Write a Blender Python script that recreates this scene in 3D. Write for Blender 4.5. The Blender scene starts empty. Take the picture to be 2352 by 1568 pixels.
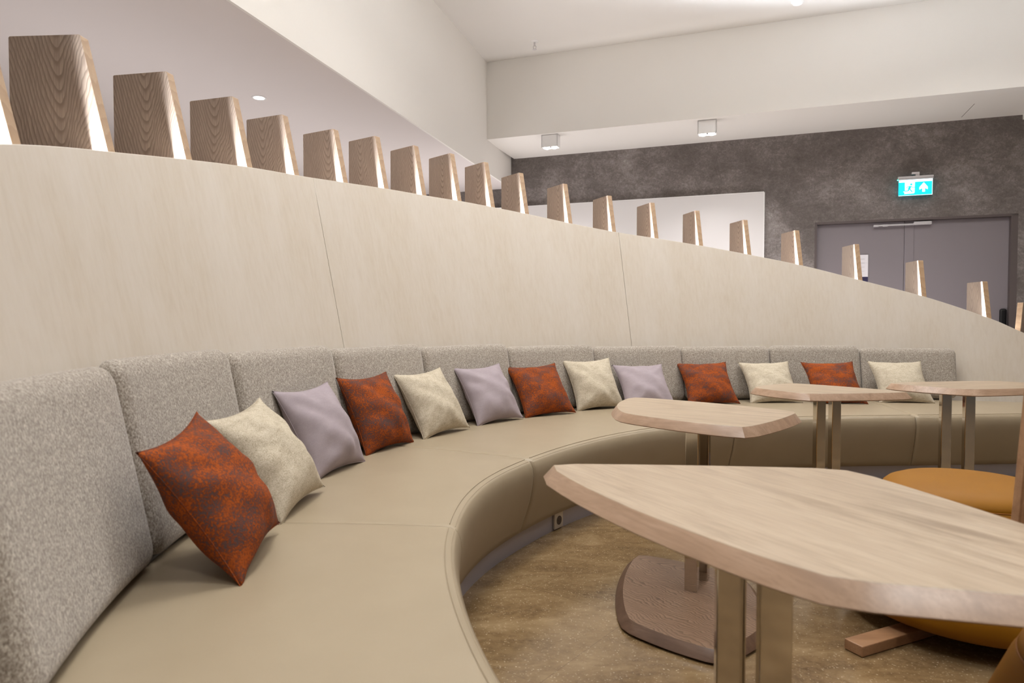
import bpy, bmesh, math, random
from mathutils import Vector, Matrix
R = math.radians
random.seed(7)
sc = bpy.context.scene
col = sc.collection

# ---------------------------------------------------------------- camera
cam_d = bpy.data.cameras.new('camera')
cam_d.sensor_width = 36.0
cam_d.lens = 24.0
cam_d.clip_start = 0.05
cam_d.dof.use_dof = True
cam_d.dof.focus_distance = 4.2
cam_d.dof.aperture_fstop = 4.5
cam = bpy.data.objects.new('camera', cam_d)
cam.location = (0, 0, 1.12)
cam.rotation_euler = (R(90) - 0.031, 0, 0)
col.objects.link(cam)
sc.camera = cam

# ---------------------------------------------------------------- world and big lights
W = bpy.data.worlds.new('world')
sc.world = W
W.use_nodes = True
bg = W.node_tree.nodes['Background']
bg.inputs[0].default_value = (0.93, 0.96, 1.0, 1)
bg.inputs[1].default_value = 0.12

def area(name, loc, rot, sx, sy, power, color=(1, 1, 1), spread=180):
    l = bpy.data.lights.new(name, 'AREA')
    l.shape = 'RECTANGLE'; l.size = sx; l.size_y = sy
    l.energy = power; l.color = color; l.spread = R(spread)
    o = bpy.data.objects.new(name, l)
    o.location = loc; o.rotation_euler = rot
    col.objects.link(o)
    return o

WARM = (1.0, 0.995, 0.985)
# ceiling luminaires in a ring over the sofa, and an added, unseen fill washing the high ceiling
for ph in (203, 167, 131, 97, 64):
    area('ceiling_lamp', (2.49 + 2.95 * math.cos(R(ph)), 2.07 + 2.95 * math.sin(R(ph)), 4.06), (0, 0, 0), 0.6, 0.6, 26, WARM, 140)
for (x, y, w_) in ((3.7, 0.3, 26), (1.0, -1.2, 45)):  # second one, behind the camera, is added to brighten the floor there
    area('ceiling_lamp', (x, y, 4.06), (0, 0, 0), 0.6, 0.6, w_, WARM, 110)
area('ceiling_fill', (2.2, 3.3, 2.6), (R(180), 0, R(-20)), 4.0, 1.6, 92, WARM)
# added upward fills, no real fixtures: low room and aisle behind the screen wall
area('corridor_fill', (-2.5, 5.6, 1.1), (R(180), 0, R(-14)), 1.6, 6.5, 50, (1, 0.95, 0.95))
area('aisle_fill', (2.4, 7.32, 0.7), (R(180), 0, R(-20.2)), 4.6, 0.5, 34, (1, 0.96, 0.97))
area('aisle_fill', (-0.6, 8.1, 0.9), (R(180), 0, R(-20.2)), 1.6, 0.5, 18, (1, 0.96, 0.97))

sc.view_settings.view_transform = 'Standard'
sc.view_settings.look = 'None'
sc.view_settings.gamma = 1.0
sc.view_settings.use_curve_mapping = False
sc.view_settings.exposure = 0.0

# ---------------------------------------------------------------- helpers
def srgb(r, g, b):
    def f(c):
        c /= 255.0
        return c / 12.92 if c <= 0.04045 else ((c + 0.055) / 1.055) ** 2.4
    return (f(r), f(g), f(b), 1.0)

def new_mat(name):
    m = bpy.data.materials.new(name); m.use_nodes = True
    nt = m.node_tree
    b = nt.nodes['Principled BSDF']
    return m, nt, b

def N(nt, kind, **kw):
    n = nt.nodes.new(kind)
    for k, v in kw.items():
        setattr(n, k, v)
    return n

def ramp(nt, fac, stops):
    r = N(nt, 'ShaderNodeValToRGB')
    e = r.color_ramp.elements
    e[0].position, e[0].color = stops[0]
    e[1].position, e[1].color = stops[-1]
    for p, c in stops[1:-1]:
        x = e.new(p); x.color = c
    nt.links.new(fac, r.inputs[0])
    return r.outputs[0]

def mapping(nt, scale, coord='Object', rnd=0.0):
    tc = N(nt, 'ShaderNodeTexCoord')
    mp = N(nt, 'ShaderNodeMapping')
    mp.inputs['Scale'].default_value = scale
    nt.links.new(tc.outputs[coord], mp.inputs[0])
    if rnd:
        oi = N(nt, 'ShaderNodeObjectInfo')
        ml = N(nt, 'ShaderNodeMath', operation='MULTIPLY')
        ml.inputs[1].default_value = rnd
        nt.links.new(oi.outputs['Random'], ml.inputs[0])
        nt.links.new(ml.outputs[0], mp.inputs['Location'])
    return mp.outputs[0]

def noise(nt, vec, scale, detail=3, rough=0.5, dist=0.0):
    n = N(nt, 'ShaderNodeTexNoise')
    n.inputs['Scale'].default_value = scale
    n.inputs['Detail'].default_value = detail
    n.inputs['Roughness'].default_value = rough
    n.inputs['Distortion'].default_value = dist
    nt.links.new(vec, n.inputs['Vector'])
    return n.outputs[0]

def mixc(nt, fac, a, b, mode='MIX'):
    m = N(nt, 'ShaderNodeMix', data_type='RGBA', blend_type=mode)
    for s, v in ((0, fac), (6, a), (7, b)):
        if hasattr(v, 'is_linked') or hasattr(v, 'links'):
            nt.links.new(v, m.inputs[s])
        else:
            m.inputs[s].default_value = v
    return m.outputs[2]

def math_(nt, op, a, b=0.0, c=None):
    m = N(nt, 'ShaderNodeMath', operation=op)
    for i, v in enumerate((a, b) if c is None else (a, b, c)):
        if hasattr(v, 'links'):
            nt.links.new(v, m.inputs[i])
        else:
            m.inputs[i].default_value = v
    return m.outputs[0]

def bump(nt, b, height, strength, dist=0.002):
    n = N(nt, 'ShaderNodeBump')
    n.inputs['Strength'].default_value = strength
    n.inputs['Distance'].default_value = dist
    nt.links.new(height, n.inputs['Height'])
    nt.links.new(n.outputs[0], b.inputs['Normal'])

def plain(name, c, rough=0.5, metal=0.0, emit=None, estr=0.0, spec=0.5):
    m, nt, b = new_mat(name)
    b.inputs['Base Color'].default_value = c
    b.inputs['Roughness'].default_value = rough
    b.inputs['Metallic'].default_value = metal
    b.inputs['Specular IOR Level'].default_value = spec
    if emit:
        b.inputs['Emission Color'].default_value = emit
        b.inputs['Emission Strength'].default_value = estr
    return m

# ---------------------------------------------------------------- materials
def paint(name, c, rough=0.75):
    m, nt, b = new_mat(name)
    v = mapping(nt, (1, 1, 1))
    f = noise(nt, v, 0.8, 2)
    c2 = tuple(x * 0.97 for x in c[:3]) + (1,)
    nt.links.new(ramp(nt, f, [(0.3, c), (0.7, c2)]), b.inputs['Base Color'])
    b.inputs['Roughness'].default_value = rough
    bump(nt, b, noise(nt, v, 160, 2), 0.05)
    return m

M = {}
M['white'] = paint('white_paint', srgb(243, 239, 233))
M['ceiling'] = paint('ceiling_paint', srgb(232, 228, 223))
M['low_ceiling'] = paint('low_ceiling_paint', srgb(225, 217, 214))
M['board'] = paint('white_board', srgb(238, 235, 234), 0.5)

def veneer():
    m, nt, b = new_mat('pale_veneer')
    v = mapping(nt, (1, 1, 0.035))
    f = noise(nt, v, 46, 5, 0.6)
    v2 = mapping(nt, (1, 1, 0.02))
    g = noise(nt, v2, 260, 3, 0.6)
    v3 = mapping(nt, (1, 1, 0.22))
    h = noise(nt, v3, 3.2, 3, 0.6)
    c = ramp(nt, f, [(0.30, srgb(195, 183, 167)), (0.5, srgb(200, 189, 174)), (0.72, srgb(203, 193, 180))])
    c = mixc(nt, ramp(nt, g, [(0.38, (1, 1, 1, 1)), (0.6, (0, 0, 0, 1))]), c, mixc(nt, 0.16, c, srgb(196, 180, 156)))
    c = mixc(nt, ramp(nt, h, [(0.35, (0, 0, 0, 1)), (0.75, (0.5, 0.5, 0.5, 1))]), c, srgb(212, 205, 197))
    nt.links.new(c, b.inputs['Base Color'])
    b.inputs['Roughness'].default_value = 0.5
    bump(nt, b, g, 0.04, 0.001)
    return m
M['veneer'] = veneer()

def ash(name, dark, mid, light, freq=46.0, edge_axis='x', tone=0.0):
    """plain-sawn boards: rings about a slanted axis give arched grain on the face (local x across, z along)"""
    m, nt, b = new_mat(name)
    tc = N(nt, 'ShaderNodeTexCoord')
    oi = N(nt, 'ShaderNodeObjectInfo')
    sx = N(nt, 'ShaderNodeSeparateXYZ')
    nt.links.new(tc.outputs['Object'], sx.inputs[0])
    nz = noise(nt, mapping(nt, (3.0, 3.0, 1.2), rnd=37.0), 3.0, 3, 0.5)
    off = math_(nt, 'MULTIPLY_ADD', oi.outputs['Random'], 0.14, 0.10 if edge_axis == 'x' else -0.07)
    wob = math_(nt, 'MULTIPLY_ADD', nz, 0.07, -0.035)
    x = math_(nt, 'ADD', math_(nt, 'SUBTRACT', sx.outputs[0 if edge_axis == 'x' else 1], off), wob)
    zz = sx.outputs[2 if edge_axis == 'x' else 0]
    hyp = math_(nt, 'SQRT', math_(nt, 'MULTIPLY_ADD', x, x, 0.0007))
    f_ = math_(nt, 'SUBTRACT', math_(nt, 'ADD', zz, math_(nt, 'MULTIPLY', nz, 0.10)), math_(nt, 'MULTIPLY', hyp, 3.4))
    s = math_(nt, 'FRACT', math_(nt, 'MULTIPLY', f_, freq * 0.5))
    fine = noise(nt, mapping(nt, (1, 1, 0.03) if edge_axis == 'x' else (0.03, 1, 1), rnd=11.0), 330, 3, 0.6)
    big = noise(nt, mapping(nt, (1, 1, 0.25), rnd=5.0), 6, 3, 0.5)
    c = ramp(nt, s, [(0.0, light), (0.5, mid), (0.82, dark), (0.95, dark), (1.0, light)])
    c = mixc(nt, ramp(nt, fine, [(0.40, (0.55, 0.55, 0.55, 1)), (0.62, (0, 0, 0, 1))]), c, dark)
    c = mixc(nt, ramp(nt, big, [(0.35, (0.35, 0.35, 0.35, 1)), (0.7, (0, 0, 0, 1))]), c, mid)
    nt.links.new(c, b.inputs['Base Color'])
    b.inputs['Roughness'].default_value = 0.48
    bump(nt, b, fine, 0.05, 0.001)
    return m
M['fin'] = ash('stained_ash', srgb(138, 119, 104), srgb(182, 160, 142), srgb(192, 171, 152))
M['fin_edge'] = ash('oak_edge', srgb(158, 128, 98), srgb(170, 140, 108), srgb(178, 150, 118), 20)
M['fin_pale'] = ash('pale_ash', srgb(150, 134, 120), srgb(168, 151, 136), srgb(178, 161, 146), 24)

def table_wood(name, a, b_, c_, e=None):
    m, nt, b = new_mat(name)
    v = mapping(nt, (0.16, 1, 1), rnd=13.0)
    f = noise(nt, v, 26, 5, 0.6, 0.6)
    g = noise(nt, mapping(nt, (0.04, 1, 1), rnd=5.0), 180, 4, 0.6)
    big = noise(nt, mapping(nt, (0.3, 1, 1), rnd=9.0), 4.5, 2)
    c = ramp(nt, f, [(0.32, a), (0.5, b_), (0.7, c_)])
    c = mixc(nt, ramp(nt, g, [(0.36, (0.55, 0.55, 0.55, 1)), (0.54, (0, 0, 0, 1))]), c, a)
    c = mixc(nt, ramp(nt, big, [(0.35, (0.35, 0.35, 0.35, 1)), (0.65, (0, 0, 0, 1))]), c, b_)
    nt.links.new(c, b.inputs['Base Color'])
    b.inputs['Roughness'].default_value = 0.34
    bump(nt, b, g, 0.03, 0.0008)
    return m
M['table'] = table_wood('table_oak', srgb(146, 126, 104), srgb(174, 154, 130), srgb(187, 169, 146))
M['table_edge'] = table_wood('table_edge_oak', srgb(146, 118, 95), srgb(168, 138, 113), srgb(181, 152, 128))
M['base'] = ash('base_oak', srgb(94, 70, 52), srgb(138, 110, 87), srgb(150, 122, 99), 40, 'y')
M['chairwood'] = table_wood('chair_oak', srgb(132, 96, 66), srgb(152, 114, 82), srgb(164, 126, 94))
M['base_edge'] = table_wood('base_edge_oak', srgb(92, 70, 56), srgb(108, 84, 68), srgb(120, 96, 80))

def leather(name, c, c2, rough=0.42):
    m, nt, b = new_mat(name)
    v = mapping(nt, (1, 1, 1))
    f = noise(nt, v, 5, 3)
    nt.links.new(ramp(nt, f, [(0.3, c), (0.7, c2)]), b.inputs['Base Color'])
    b.inputs['Roughness'].default_value = rough
    vo = N(nt, 'ShaderNodeTexVoronoi'); vo.inputs['Scale'].default_value = 520
    nt.links.new(v, vo.inputs['Vector'])
    bump(nt, b, vo.outputs[0], 0.06, 0.0006)
    return m
M['leather'] = leather('taupe_leather', srgb(157, 142, 118), srgb(153, 138, 114))
M['stitch'] = plain('stitch_thread', srgb(205, 190, 162), 0.6)
M['yellow'] = leather('mustard_leather', srgb(142, 93, 3), srgb(137, 89, 2), 0.6)
M['yellow'].node_tree.nodes['Principled BSDF'].inputs['Specular IOR Level'].default_value = 0.25
M['yellow_seam'] = plain('mustard_thread', srgb(150, 92, 12), 0.6)

def tweed():
    m, nt, b = new_mat('grey_tweed')
    v = mapping(nt, (1, 1, 0.7), rnd=20.0)
    f = noise(nt, v, 210, 3, 0.7)
    g = noise(nt, mapping(nt, (1, 1, 1), rnd=9.0), 70, 3, 0.65)
    c = ramp(nt, f, [(0.36, srgb(122, 112, 100)), (0.5, srgb(169, 159, 147)), (0.66, srgb(208, 200, 188))])
    c = mixc(nt, ramp(nt, g, [(0.35, (0.45, 0.45, 0.45, 1)), (0.65, (0, 0, 0, 1))]), c, srgb(126, 115, 104))
    nt.links.new(c, b.inputs['Base Color'])
    b.inputs['Roughness'].default_value = 0.95
    b.inputs['Sheen Weight'].default_value = 0.25
    b.inputs['Specular IOR Level'].default_value = 0.15
    bump(nt, b, f, 0.5, 0.003)
    return m
M['tweed'] = tweed()

def fabric(name, stops, sc1=180, sc2=22, mix=0.5, bmp=0.35):
    m, nt, b = new_mat(name)
    f = noise(nt, mapping(nt, (1, 1, 1), rnd=17.0), sc1, 3, 0.7)
    g = noise(nt, mapping(nt, (0.7, 1, 1.3), rnd=31.0), sc2, 4, 0.7)
    s = math_(nt, 'ADD', math_(nt, 'MULTIPLY', f, 1 - mix), math_(nt, 'MULTIPLY', g, mix))
    nt.links.new(ramp(nt, s, stops), b.inputs['Base Color'])
    b.inputs['Roughness'].default_value = 0.9
    b.inputs['Specular IOR Level'].default_value = 0.15
    bump(nt, b, f, bmp, 0.002)
    return m
M['rust'] = fabric('rust_weave', [(0.42, srgb(80, 64, 62)), (0.49, srgb(116, 58, 32)), (0.58, srgb(160, 77, 26))], 170, 12, 0.42, 0.7)
M['cream'] = fabric('cream_linen', [(0.36, srgb(160, 147, 126)), (0.5, srgb(190, 178, 157)), (0.64, srgb(210, 200, 181))], 260, 40, 0.35, 0.5)
M['lilac'] = fabric('lilac_cotton', [(0.36, srgb(152, 140, 145)), (0.5, srgb(160, 148, 152)), (0.64, srgb(168, 156, 160))], 400, 20, 0.4, 0.1)

def plaster():
    m, nt, b = new_mat('dark_plaster')
    v = mapping(nt, (1, 1, 1))
    f = noise(nt, v, 1.5, 6, 0.66, 0.4)
    g = noise(nt, v, 42, 5, 0.75, 1.0)
    h = noise(nt, mapping(nt, (1, 1, 1.6)), 6, 5, 0.7, 1.5)
    s = math_(nt, 'ADD', math_(nt, 'MULTIPLY', f, 0.45), math_(nt, 'ADD', math_(nt, 'MULTIPLY', g, 0.33), math_(nt, 'MULTIPLY', h, 0.22)))
    c = ramp(nt, s, [(0.37, srgb(92, 85, 80)), (0.49, srgb(118, 110, 106)), (0.60, srgb(156, 148, 145)), (0.70, srgb(200, 194, 190))])
    nt.links.new(c, b.inputs['Base Color'])
    b.inputs['Roughness'].default_value = 0.8
    bump(nt, b, g, 0.6, 0.006)
    return m
M['plaster'] = plaster()
M['door'] = plain('lilac_grey_door', srgb(134, 126, 130), 0.45)
M['reveal'] = plain('door_reveal', srgb(92, 82, 80), 0.6)
M['chrome'] = plain('polished_steel', srgb(205, 198, 188), 0.08, 1.0)
M['steel'] = plain('brushed_steel', srgb(214, 210, 212), 0.3, 0.35)
M['plinth'] = plain('plinth_metal', srgb(172, 168, 176), 0.34, 0.5)
M['black'] = plain('black_plastic', srgb(18, 17, 19), 0.4)
M['darkgap'] = plain('dark_gap', srgb(70, 55, 42), 0.8)
M['white_plastic'] = plain('white_plastic', srgb(246, 244, 243), 0.4)
M['paper'] = plain('paper_white', srgb(232, 228, 232), 0.6)
M['navy'] = plain('paper_navy', srgb(38, 32, 70), 0.6)
M['lens'] = plain('lamp_lens', (1, 1, 1, 1), 0.3, 0, (1, 0.97, 0.95, 1), 9.0)
M['led'] = plain('led_white', (1, 1, 1, 1), 0.5, 0, (0.82, 0.90, 1.0, 1), 1000.0)
M['sign_blue'] = plain('sign_cyan', srgb(0, 190, 215), 0.4, 0, srgb(0, 222, 245), 0.85)
M['sign_white'] = plain('sign_white', (1, 1, 1, 1), 0.4, 0, (0.9, 1, 1, 1), 1.1)
M['sign_led'] = plain('sign_led', (1, 1, 1, 1), 0.4, 0, (0.85, 1, 1, 1), 1.6)
M['green_led'] = plain('green_led', (0.2, 1, 0.6, 1), 0.4, 0, (0.1, 1.0, 0.6, 1), 6.0)
M['outlet'] = plain('outlet_metal', srgb(196, 188, 176), 0.35, 0.6)
M['cove'] = plain('cove_board', srgb(215, 205, 190), 0.6)

def stone():
    m, nt, b = new_mat('tan_stone')
    v = mapping(nt, (1, 1, 1))
    f = noise(nt, mapping(nt, (1, 2.4, 1)), 2.6, 6, 0.65, 0.8)
    g = noise(nt, v, 34, 5, 0.7)
    sp = N(nt, 'ShaderNodeTexVoronoi'); sp.inputs['Scale'].default_value = 95
    sp.inputs['Randomness'].default_value = 1.0
    nt.links.new(v, sp.inputs['Vector'])
    h = noise(nt, v, 60, 3, 0.7)
    c = ramp(nt, f, [(0.32, srgb(92, 72, 48)), (0.5, srgb(121, 98, 67)), (0.68, srgb(152, 129, 96))])
    c = mixc(nt, ramp(nt, g, [(0.4, (0.55, 0.55, 0.55, 1)), (0.6, (0, 0, 0, 1))]), c, srgb(138, 114, 82))
    speck = math_(nt, 'MULTIPLY', ramp(nt, sp.outputs[0], [(0.12, (1, 1, 1, 1)), (0.34, (0, 0, 0, 1))]),
                  ramp(nt, h, [(0.46, (0, 0, 0, 1)), (0.66, (1, 1, 1, 1))]))
    c = mixc(nt, speck, c, srgb(196, 178, 148))
    # tile joints, 0.9 x 0.6 m, turned with the room
    tc = N(nt, 'ShaderNodeTexCoord')
    mp = N(nt, 'ShaderNodeMapping'); mp.inputs['Rotation'].default_value = (0, 0, R(38)); mp.inputs['Location'].default_value = (0.31, 0.12, 0)
    nt.links.new(tc.outputs['Object'], mp.inputs[0])
    br = N(nt, 'ShaderNodeTexBrick')
    br.inputs['Scale'].default_value = 1.0
    br.inputs['Brick Width'].default_value = 0.9
    br.inputs['Row Height'].default_value = 0.6
    br.inputs['Mortar Size'].default_value = 0.0016
    br.inputs['Color1'].default_value = (1, 1, 1, 1); br.inputs['Color2'].default_value = (0.93, 0.93, 0.93, 1)
    br.inputs['Mortar'].default_value = (0.72, 0.7, 0.68, 1)
    nt.links.new(mp.outputs[0], br.inputs['Vector'])
    c = mixc(nt, 1.0, c, br.outputs[0], 'MULTIPLY')
    nt.links.new(c, b.inputs['Base Color'])
    b.inputs['Roughness'].default_value = 0.16
    return m
M['stone'] = stone()

# ---------------------------------------------------------------- object helpers
def link(name, me, mat, parent=None, loc=None):
    if mat is not None and not me.materials:
        for x in (mat if isinstance(mat, (list, tuple)) else [mat]):
            me.materials.append(x)
    o = bpy.data.objects.new(name, me)
    col.objects.link(o)
    if parent is not None:
        o.parent = parent
    if loc is not None:
        o.location = loc
    return o

def bm_obj(name, bm, mat, parent=None, loc=None, smooth=False):
    me = bpy.data.meshes.new(name)
    bmesh.ops.recalc_face_normals(bm, faces=bm.faces)
    bm.to_mesh(me); bm.free()
    if smooth:
        for p in me.polygons: p.use_smooth = True
    return link(name, me, mat, parent, loc)

def autosmooth(o, ang=35):
    me = o.data
    for p in me.polygons: p.use_smooth = True
    try:
        me.set_sharp_from_angle(angle=R(ang))
    except Exception:
        pass
    return o

def empty(name, loc, rz=0.0):
    o = bpy.data.objects.new(name, None)
    o.empty_display_size = 0.1
    o.location = loc; o.rotation_euler = (0, 0, rz)
    col.objects.link(o)
    return o

def tag(o, label, cat, group=None, kind=None):
    o['label'] = label
    o['category'] = cat
    if group: o['group'] = group
    if kind: o['kind'] = kind
    return o

def struct(o, label=None):
    o['kind'] = 'structure'
    if label: o['label'] = label
    return o

def add_box(bm, c, s, rz=0.0, bevel=0.0, seg=2):
    r = bmesh.ops.create_cube(bm, size=1.0)
    vs = r['verts']
    bmesh.ops.scale(bm, vec=s, verts=vs)
    if bevel:
        es = list({e for v in vs for e in v.link_edges})
        rb = bmesh.ops.bevel(bm, geom=es, offset=bevel, segments=seg, profile=0.5, affect='EDGES')
        vs = list({v for f in rb['faces'] for v in f.verts} | {v for v in vs if v.is_valid})
    m = Matrix.Translation(Vector(c)) @ Matrix.Rotation(rz, 4, 'Z')
    bmesh.ops.transform(bm, matrix=m, verts=vs)
    return vs

def add_cyl(bm, c, r, h, seg=24, axis='z', r2=None):
    res = bmesh.ops.create_cone(bm, cap_ends=True, segments=seg, radius1=r, radius2=r if r2 is None else r2, depth=h)
    vs = res['verts']
    m = Matrix.Identity(4)
    if axis == 'x': m = Matrix.Rotation(R(90), 4, 'Y')
    if axis == 'y': m = Matrix.Rotation(R(90), 4, 'X')
    bmesh.ops.transform(bm, matrix=Matrix.Translation(Vector(c)) @ m, verts=vs)
    return vs

def grid_mesh(bm, rows, close_u=False, close_v=False):
    """rows: list of lists of points"""
    V = [[bm.verts.new(p) for p in r] for r in rows]
    nu, nv = len(V), len(V[0])
    for i in range(nu if close_u else nu - 1):
        for j in range(nv if close_v else nv - 1):
            a, b = V[i][j], V[(i + 1) % nu][j]
            c, d = V[(i + 1) % nu][(j + 1) % nv], V[i][(j + 1) % nv]
            bm.faces.new((a, b, c, d))
    return V

def lathe(bm, prof, seg=64, c=(0, 0, 0)):
    rows = []
    for k in range(seg):
        a = 2 * math.pi * k / seg
        rows.append([(c[0] + r * math.cos(a), c[1] + r * math.sin(a), c[2] + z) for r, z in prof])
    V = grid_mesh(bm, rows, close_u=True)
    return V

def tube(bm, pts, r, seg=8):
    rows = []
    n = len(pts)
    for i, p in enumerate(pts):
        p = Vector(p)
        t = (Vector(pts[min(i + 1, n - 1)]) - Vector(pts[max(i - 1, 0)])).normalized()
        up = Vector((0, 0, 1)) if abs(t.z) < 0.9 else Vector((1, 0, 0))
        a = t.cross(up).normalized(); b = a.cross(t)
        rows.append([p + r * (math.cos(2 * math.pi * k / seg) * a + math.sin(2 * math.pi * k / seg) * b) for k in range(seg)])
    V = grid_mesh(bm, rows, close_v=True)
    bm.faces.new(V[0]); bm.faces.new(list(reversed(V[-1])))

# ---------------------------------------------------------------- plan curves (polar about the lounge centre)
CX, CY = 2.49, 2.07
ZS = 0.46            # seat height
LEAN = 0.22          # outward lean of screen wall and backrests

def herm(xs, ys, x):
    n = len(xs)
    x = min(max(x, xs[0]), xs[-1])
    i = 0
    while i < n - 2 and x > xs[i + 1]: i += 1
    def sl(k):
        if k == 0: return (ys[1] - ys[0]) / (xs[1] - xs[0])
        if k == n - 1: return (ys[-1] - ys[-2]) / (xs[-1] - xs[-2])
        return (ys[k + 1] - ys[k - 1]) / (xs[k + 1] - xs[k - 1])
    h = xs[i + 1] - xs[i]; t = (x - xs[i]) / h
    return ((2*t**3 - 3*t*t + 1) * ys[i] + (t**3 - 2*t*t + t) * h * sl(i)
            + (-2*t**3 + 3*t*t) * ys[i + 1] + (t**3 - t*t) * h * sl(i + 1))

PH = [55, 62, 70, 80, 100, 118, 135, 150, 165, 180, 194, 205]
RWALL = [4.0, 3.87, 3.78, 3.72, 3.66, 3.65, 3.62, 3.55, 3.48, 3.44, 3.40, 3.38]
RBACK = [3.9, 3.80, 3.74, 3.68, 3.62, 3.635, 3.63, 3.57, 3.51, 3.46, 3.41, 3.385]
PE = [48, 55, 60, 67, 75, 83, 92, 110, 130, 150, 165, 180, 192, 205]
REDGE = [3.45, 3.28, 3.15, 2.98, 2.80, 2.695, 2.65, 2.64, 2.655, 2.66, 2.69, 2.665, 2.645, 2.64]
PZ = [48, 55, 63.8, 66.9, 73.8, 81.3, 88.2, 95, 101.4, 107.4, 113.2, 119.2, 125.1, 129.9, 134.7, 139.3, 144.4, 150.1, 156.4, 162.5, 169.3, 178, 181.3, 185.9, 196, 208]
ZTOP = [0.55, 0.72, 1.016, 1.129, 1.318, 1.472, 1.603, 1.699, 1.773, 1.826, 1.865, 1.909, 1.95, 1.97, 1.978, 1.97, 1.957, 1.927, 1.884, 1.839, 1.769, 1.663, 1.62, 1.551, 1.38, 1.15]
def r_wall(ph, z): return herm(PH, RWALL, ph) + 0.1 + LEAN * (z - ZS)
def r_back(ph): return herm(PH, RBACK, ph)
def r_edge(ph): return herm(PE, REDGE, ph)
def z_top(ph): return herm(PZ, ZTOP, ph)
def pol(ph, r, z):
    return (CX + r * math.cos(R(ph)), CY + r * math.sin(R(ph)), z)
def arange(a, b, n):
    return [a + (b - a) * i / (n - 1) for i in range(n)]

# ---------------------------------------------------------------- room shell
TH = -0.353
U = Vector((math.cos(TH), math.sin(TH), 0)); NN = Vector((-U.y, U.x, 0))
def room(u, n, z):
    p = U * u + NN * n
    return (p.x, p.y, z)
NB, NBEAM = 8.44, 7.43
Z_CEIL, Z_SOFF, Z_LOW = 4.11, 3.225, 2.847

def slab(bm, pts, z0, z1):
    a = [bm.verts.new((p[0], p[1], z0)) for p in pts]
    b = [bm.verts.new((p[0], p[1], z1)) for p in pts]
    n = len(pts)
    bm.faces.new(a); bm.faces.new(b)
    for i in range(n):
        bm.faces.new((a[i], a[(i + 1) % n], b[(i + 1) % n], b[i]))

bm = bmesh.new(); slab(bm, [(-7, -5.5), (9.5, -5.5), (9.5, 13), (-7, 13)], -0.1, 0.0)
struct(bm_obj('floor', bm, M['stone']), 'polished tan stone floor with pale flecks')

# left bulkhead: vertical plane  X = -0.01 + 0.288 (Y - 9.0)
def lb(y): return -0.01 + 0.288 * (y - 9.0)
yb = 8.985
bm = bmesh.new()
slab(bm, [(lb(-5.5), -5.5), (lb(9.15), 9.15), (lb(9.15) - 0.02, 9.15), (lb(-5.5) - 0.02, -5.5)], Z_LOW, Z_CEIL + 0.05)
struct(bm_obj('wall_left', bm, M['white']), 'white upper wall on the left, hanging down to the low ceiling')
# low ceiling behind the screen wall
bm = bmesh.new()
slab(bm, [(lb(-5.5) - 0.02, -5.5), (lb(9.6) - 0.02, 9.6), (-6.9, 11.3), (-6.9, -5.5)], Z_LOW, Z_LOW + 0.1)
struct(bm_obj('ceiling', bm, M['low_ceiling']), 'low ceiling at the left behind the wooden fins')
# main ceiling
bm = bmesh.new()
q0 = room(-4.2, NBEAM + 0.2, 0); q1 = room(8.2, NBEAM + 0.2, 0)
slab(bm, [(lb(-5.5), -5.5), (9.3, -5.5), q1[:2], q0[:2]], Z_CEIL, Z_CEIL + 0.1)
struct(bm_obj('ceiling', bm, M['ceiling']), 'high white main ceiling')
# bulkhead beam over the rear aisle
bm = bmesh.new()
slab(bm, [room(-3.08, NBEAM, 0)[:2], room(8.2, NBEAM, 0)[:2], room(8.2, NB + 0.1, 0)[:2], room(-3.08, NB + 0.1, 0)[:2]], Z_SOFF, Z_CEIL + 0.05)
struct(bm_obj('trim_1', bm, M['white']), 'deep white bulkhead in front of the dark plaster wall')
# lower return of the soffit at the far right
bm = bmesh.new()
slab(bm, [room(2.47, NBEAM + 0.02, 0)[:2], room(5.2, NBEAM + 0.02, 0)[:2], room(5.2, NB, 0)[:2], room(2.47, NB, 0)[:2]], Z_SOFF - 0.05, Z_SOFF)
struct(bm_obj('trim_2', bm, M['white']), 'lower soffit strip at the far right')
# access-panel joint in the soffit
bm = bmesh.new()
v = [room(1.90, NBEAM + 0.42, Z_SOFF - 0.001), room(1.905, NBEAM + 0.42, Z_SOFF - 0.001), room(1.905, NB - 0.12, Z_SOFF - 0.001), room(1.90, NB - 0.12, Z_SOFF - 0.001)]
bm.faces.new([bm.verts.new(p) for p in v])
struct(bm_obj('trim_3', bm, M['darkgap']), 'fine joint line in the white soffit')

# dark plaster wall with a door opening
D0, D1, DT = 0.53, 2.452, 2.222
bm = bmesh.new()
for (u0, u1, z0, z1) in ((-7.4, D0, 0, 4.1), (D1, 8.2, 0, 4.1), (D0, D1, DT, 4.1)):
    slab(bm, [room(u0, NB, 0)[:2], room(u1, NB, 0)[:2], room(u1, NB + 0.2, 0)[:2], room(u0, NB + 0.2, 0)[:2]], z0, z1)
wb = struct(bm_obj('wall_back', bm, M['plaster']), 'dark grey rough plaster wall at the back')
# outer walls the picture does not show
bm = bmesh.new()
slab(bm, [(-7, -5.5), (-6.9, -5.5), (-6.9, 11.5), (-7, 11.5)], 0, 3.0)
struct(bm_obj('wall_left', bm, M['white']))
bm = bmesh.new()
slab(bm, [(8.2, -5.5), (8.3, -5.5), (8.3, 6.0), (8.2, 6.0)], 0, 4.2)
struct(bm_obj('wall_right', bm, M['white']))

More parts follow.
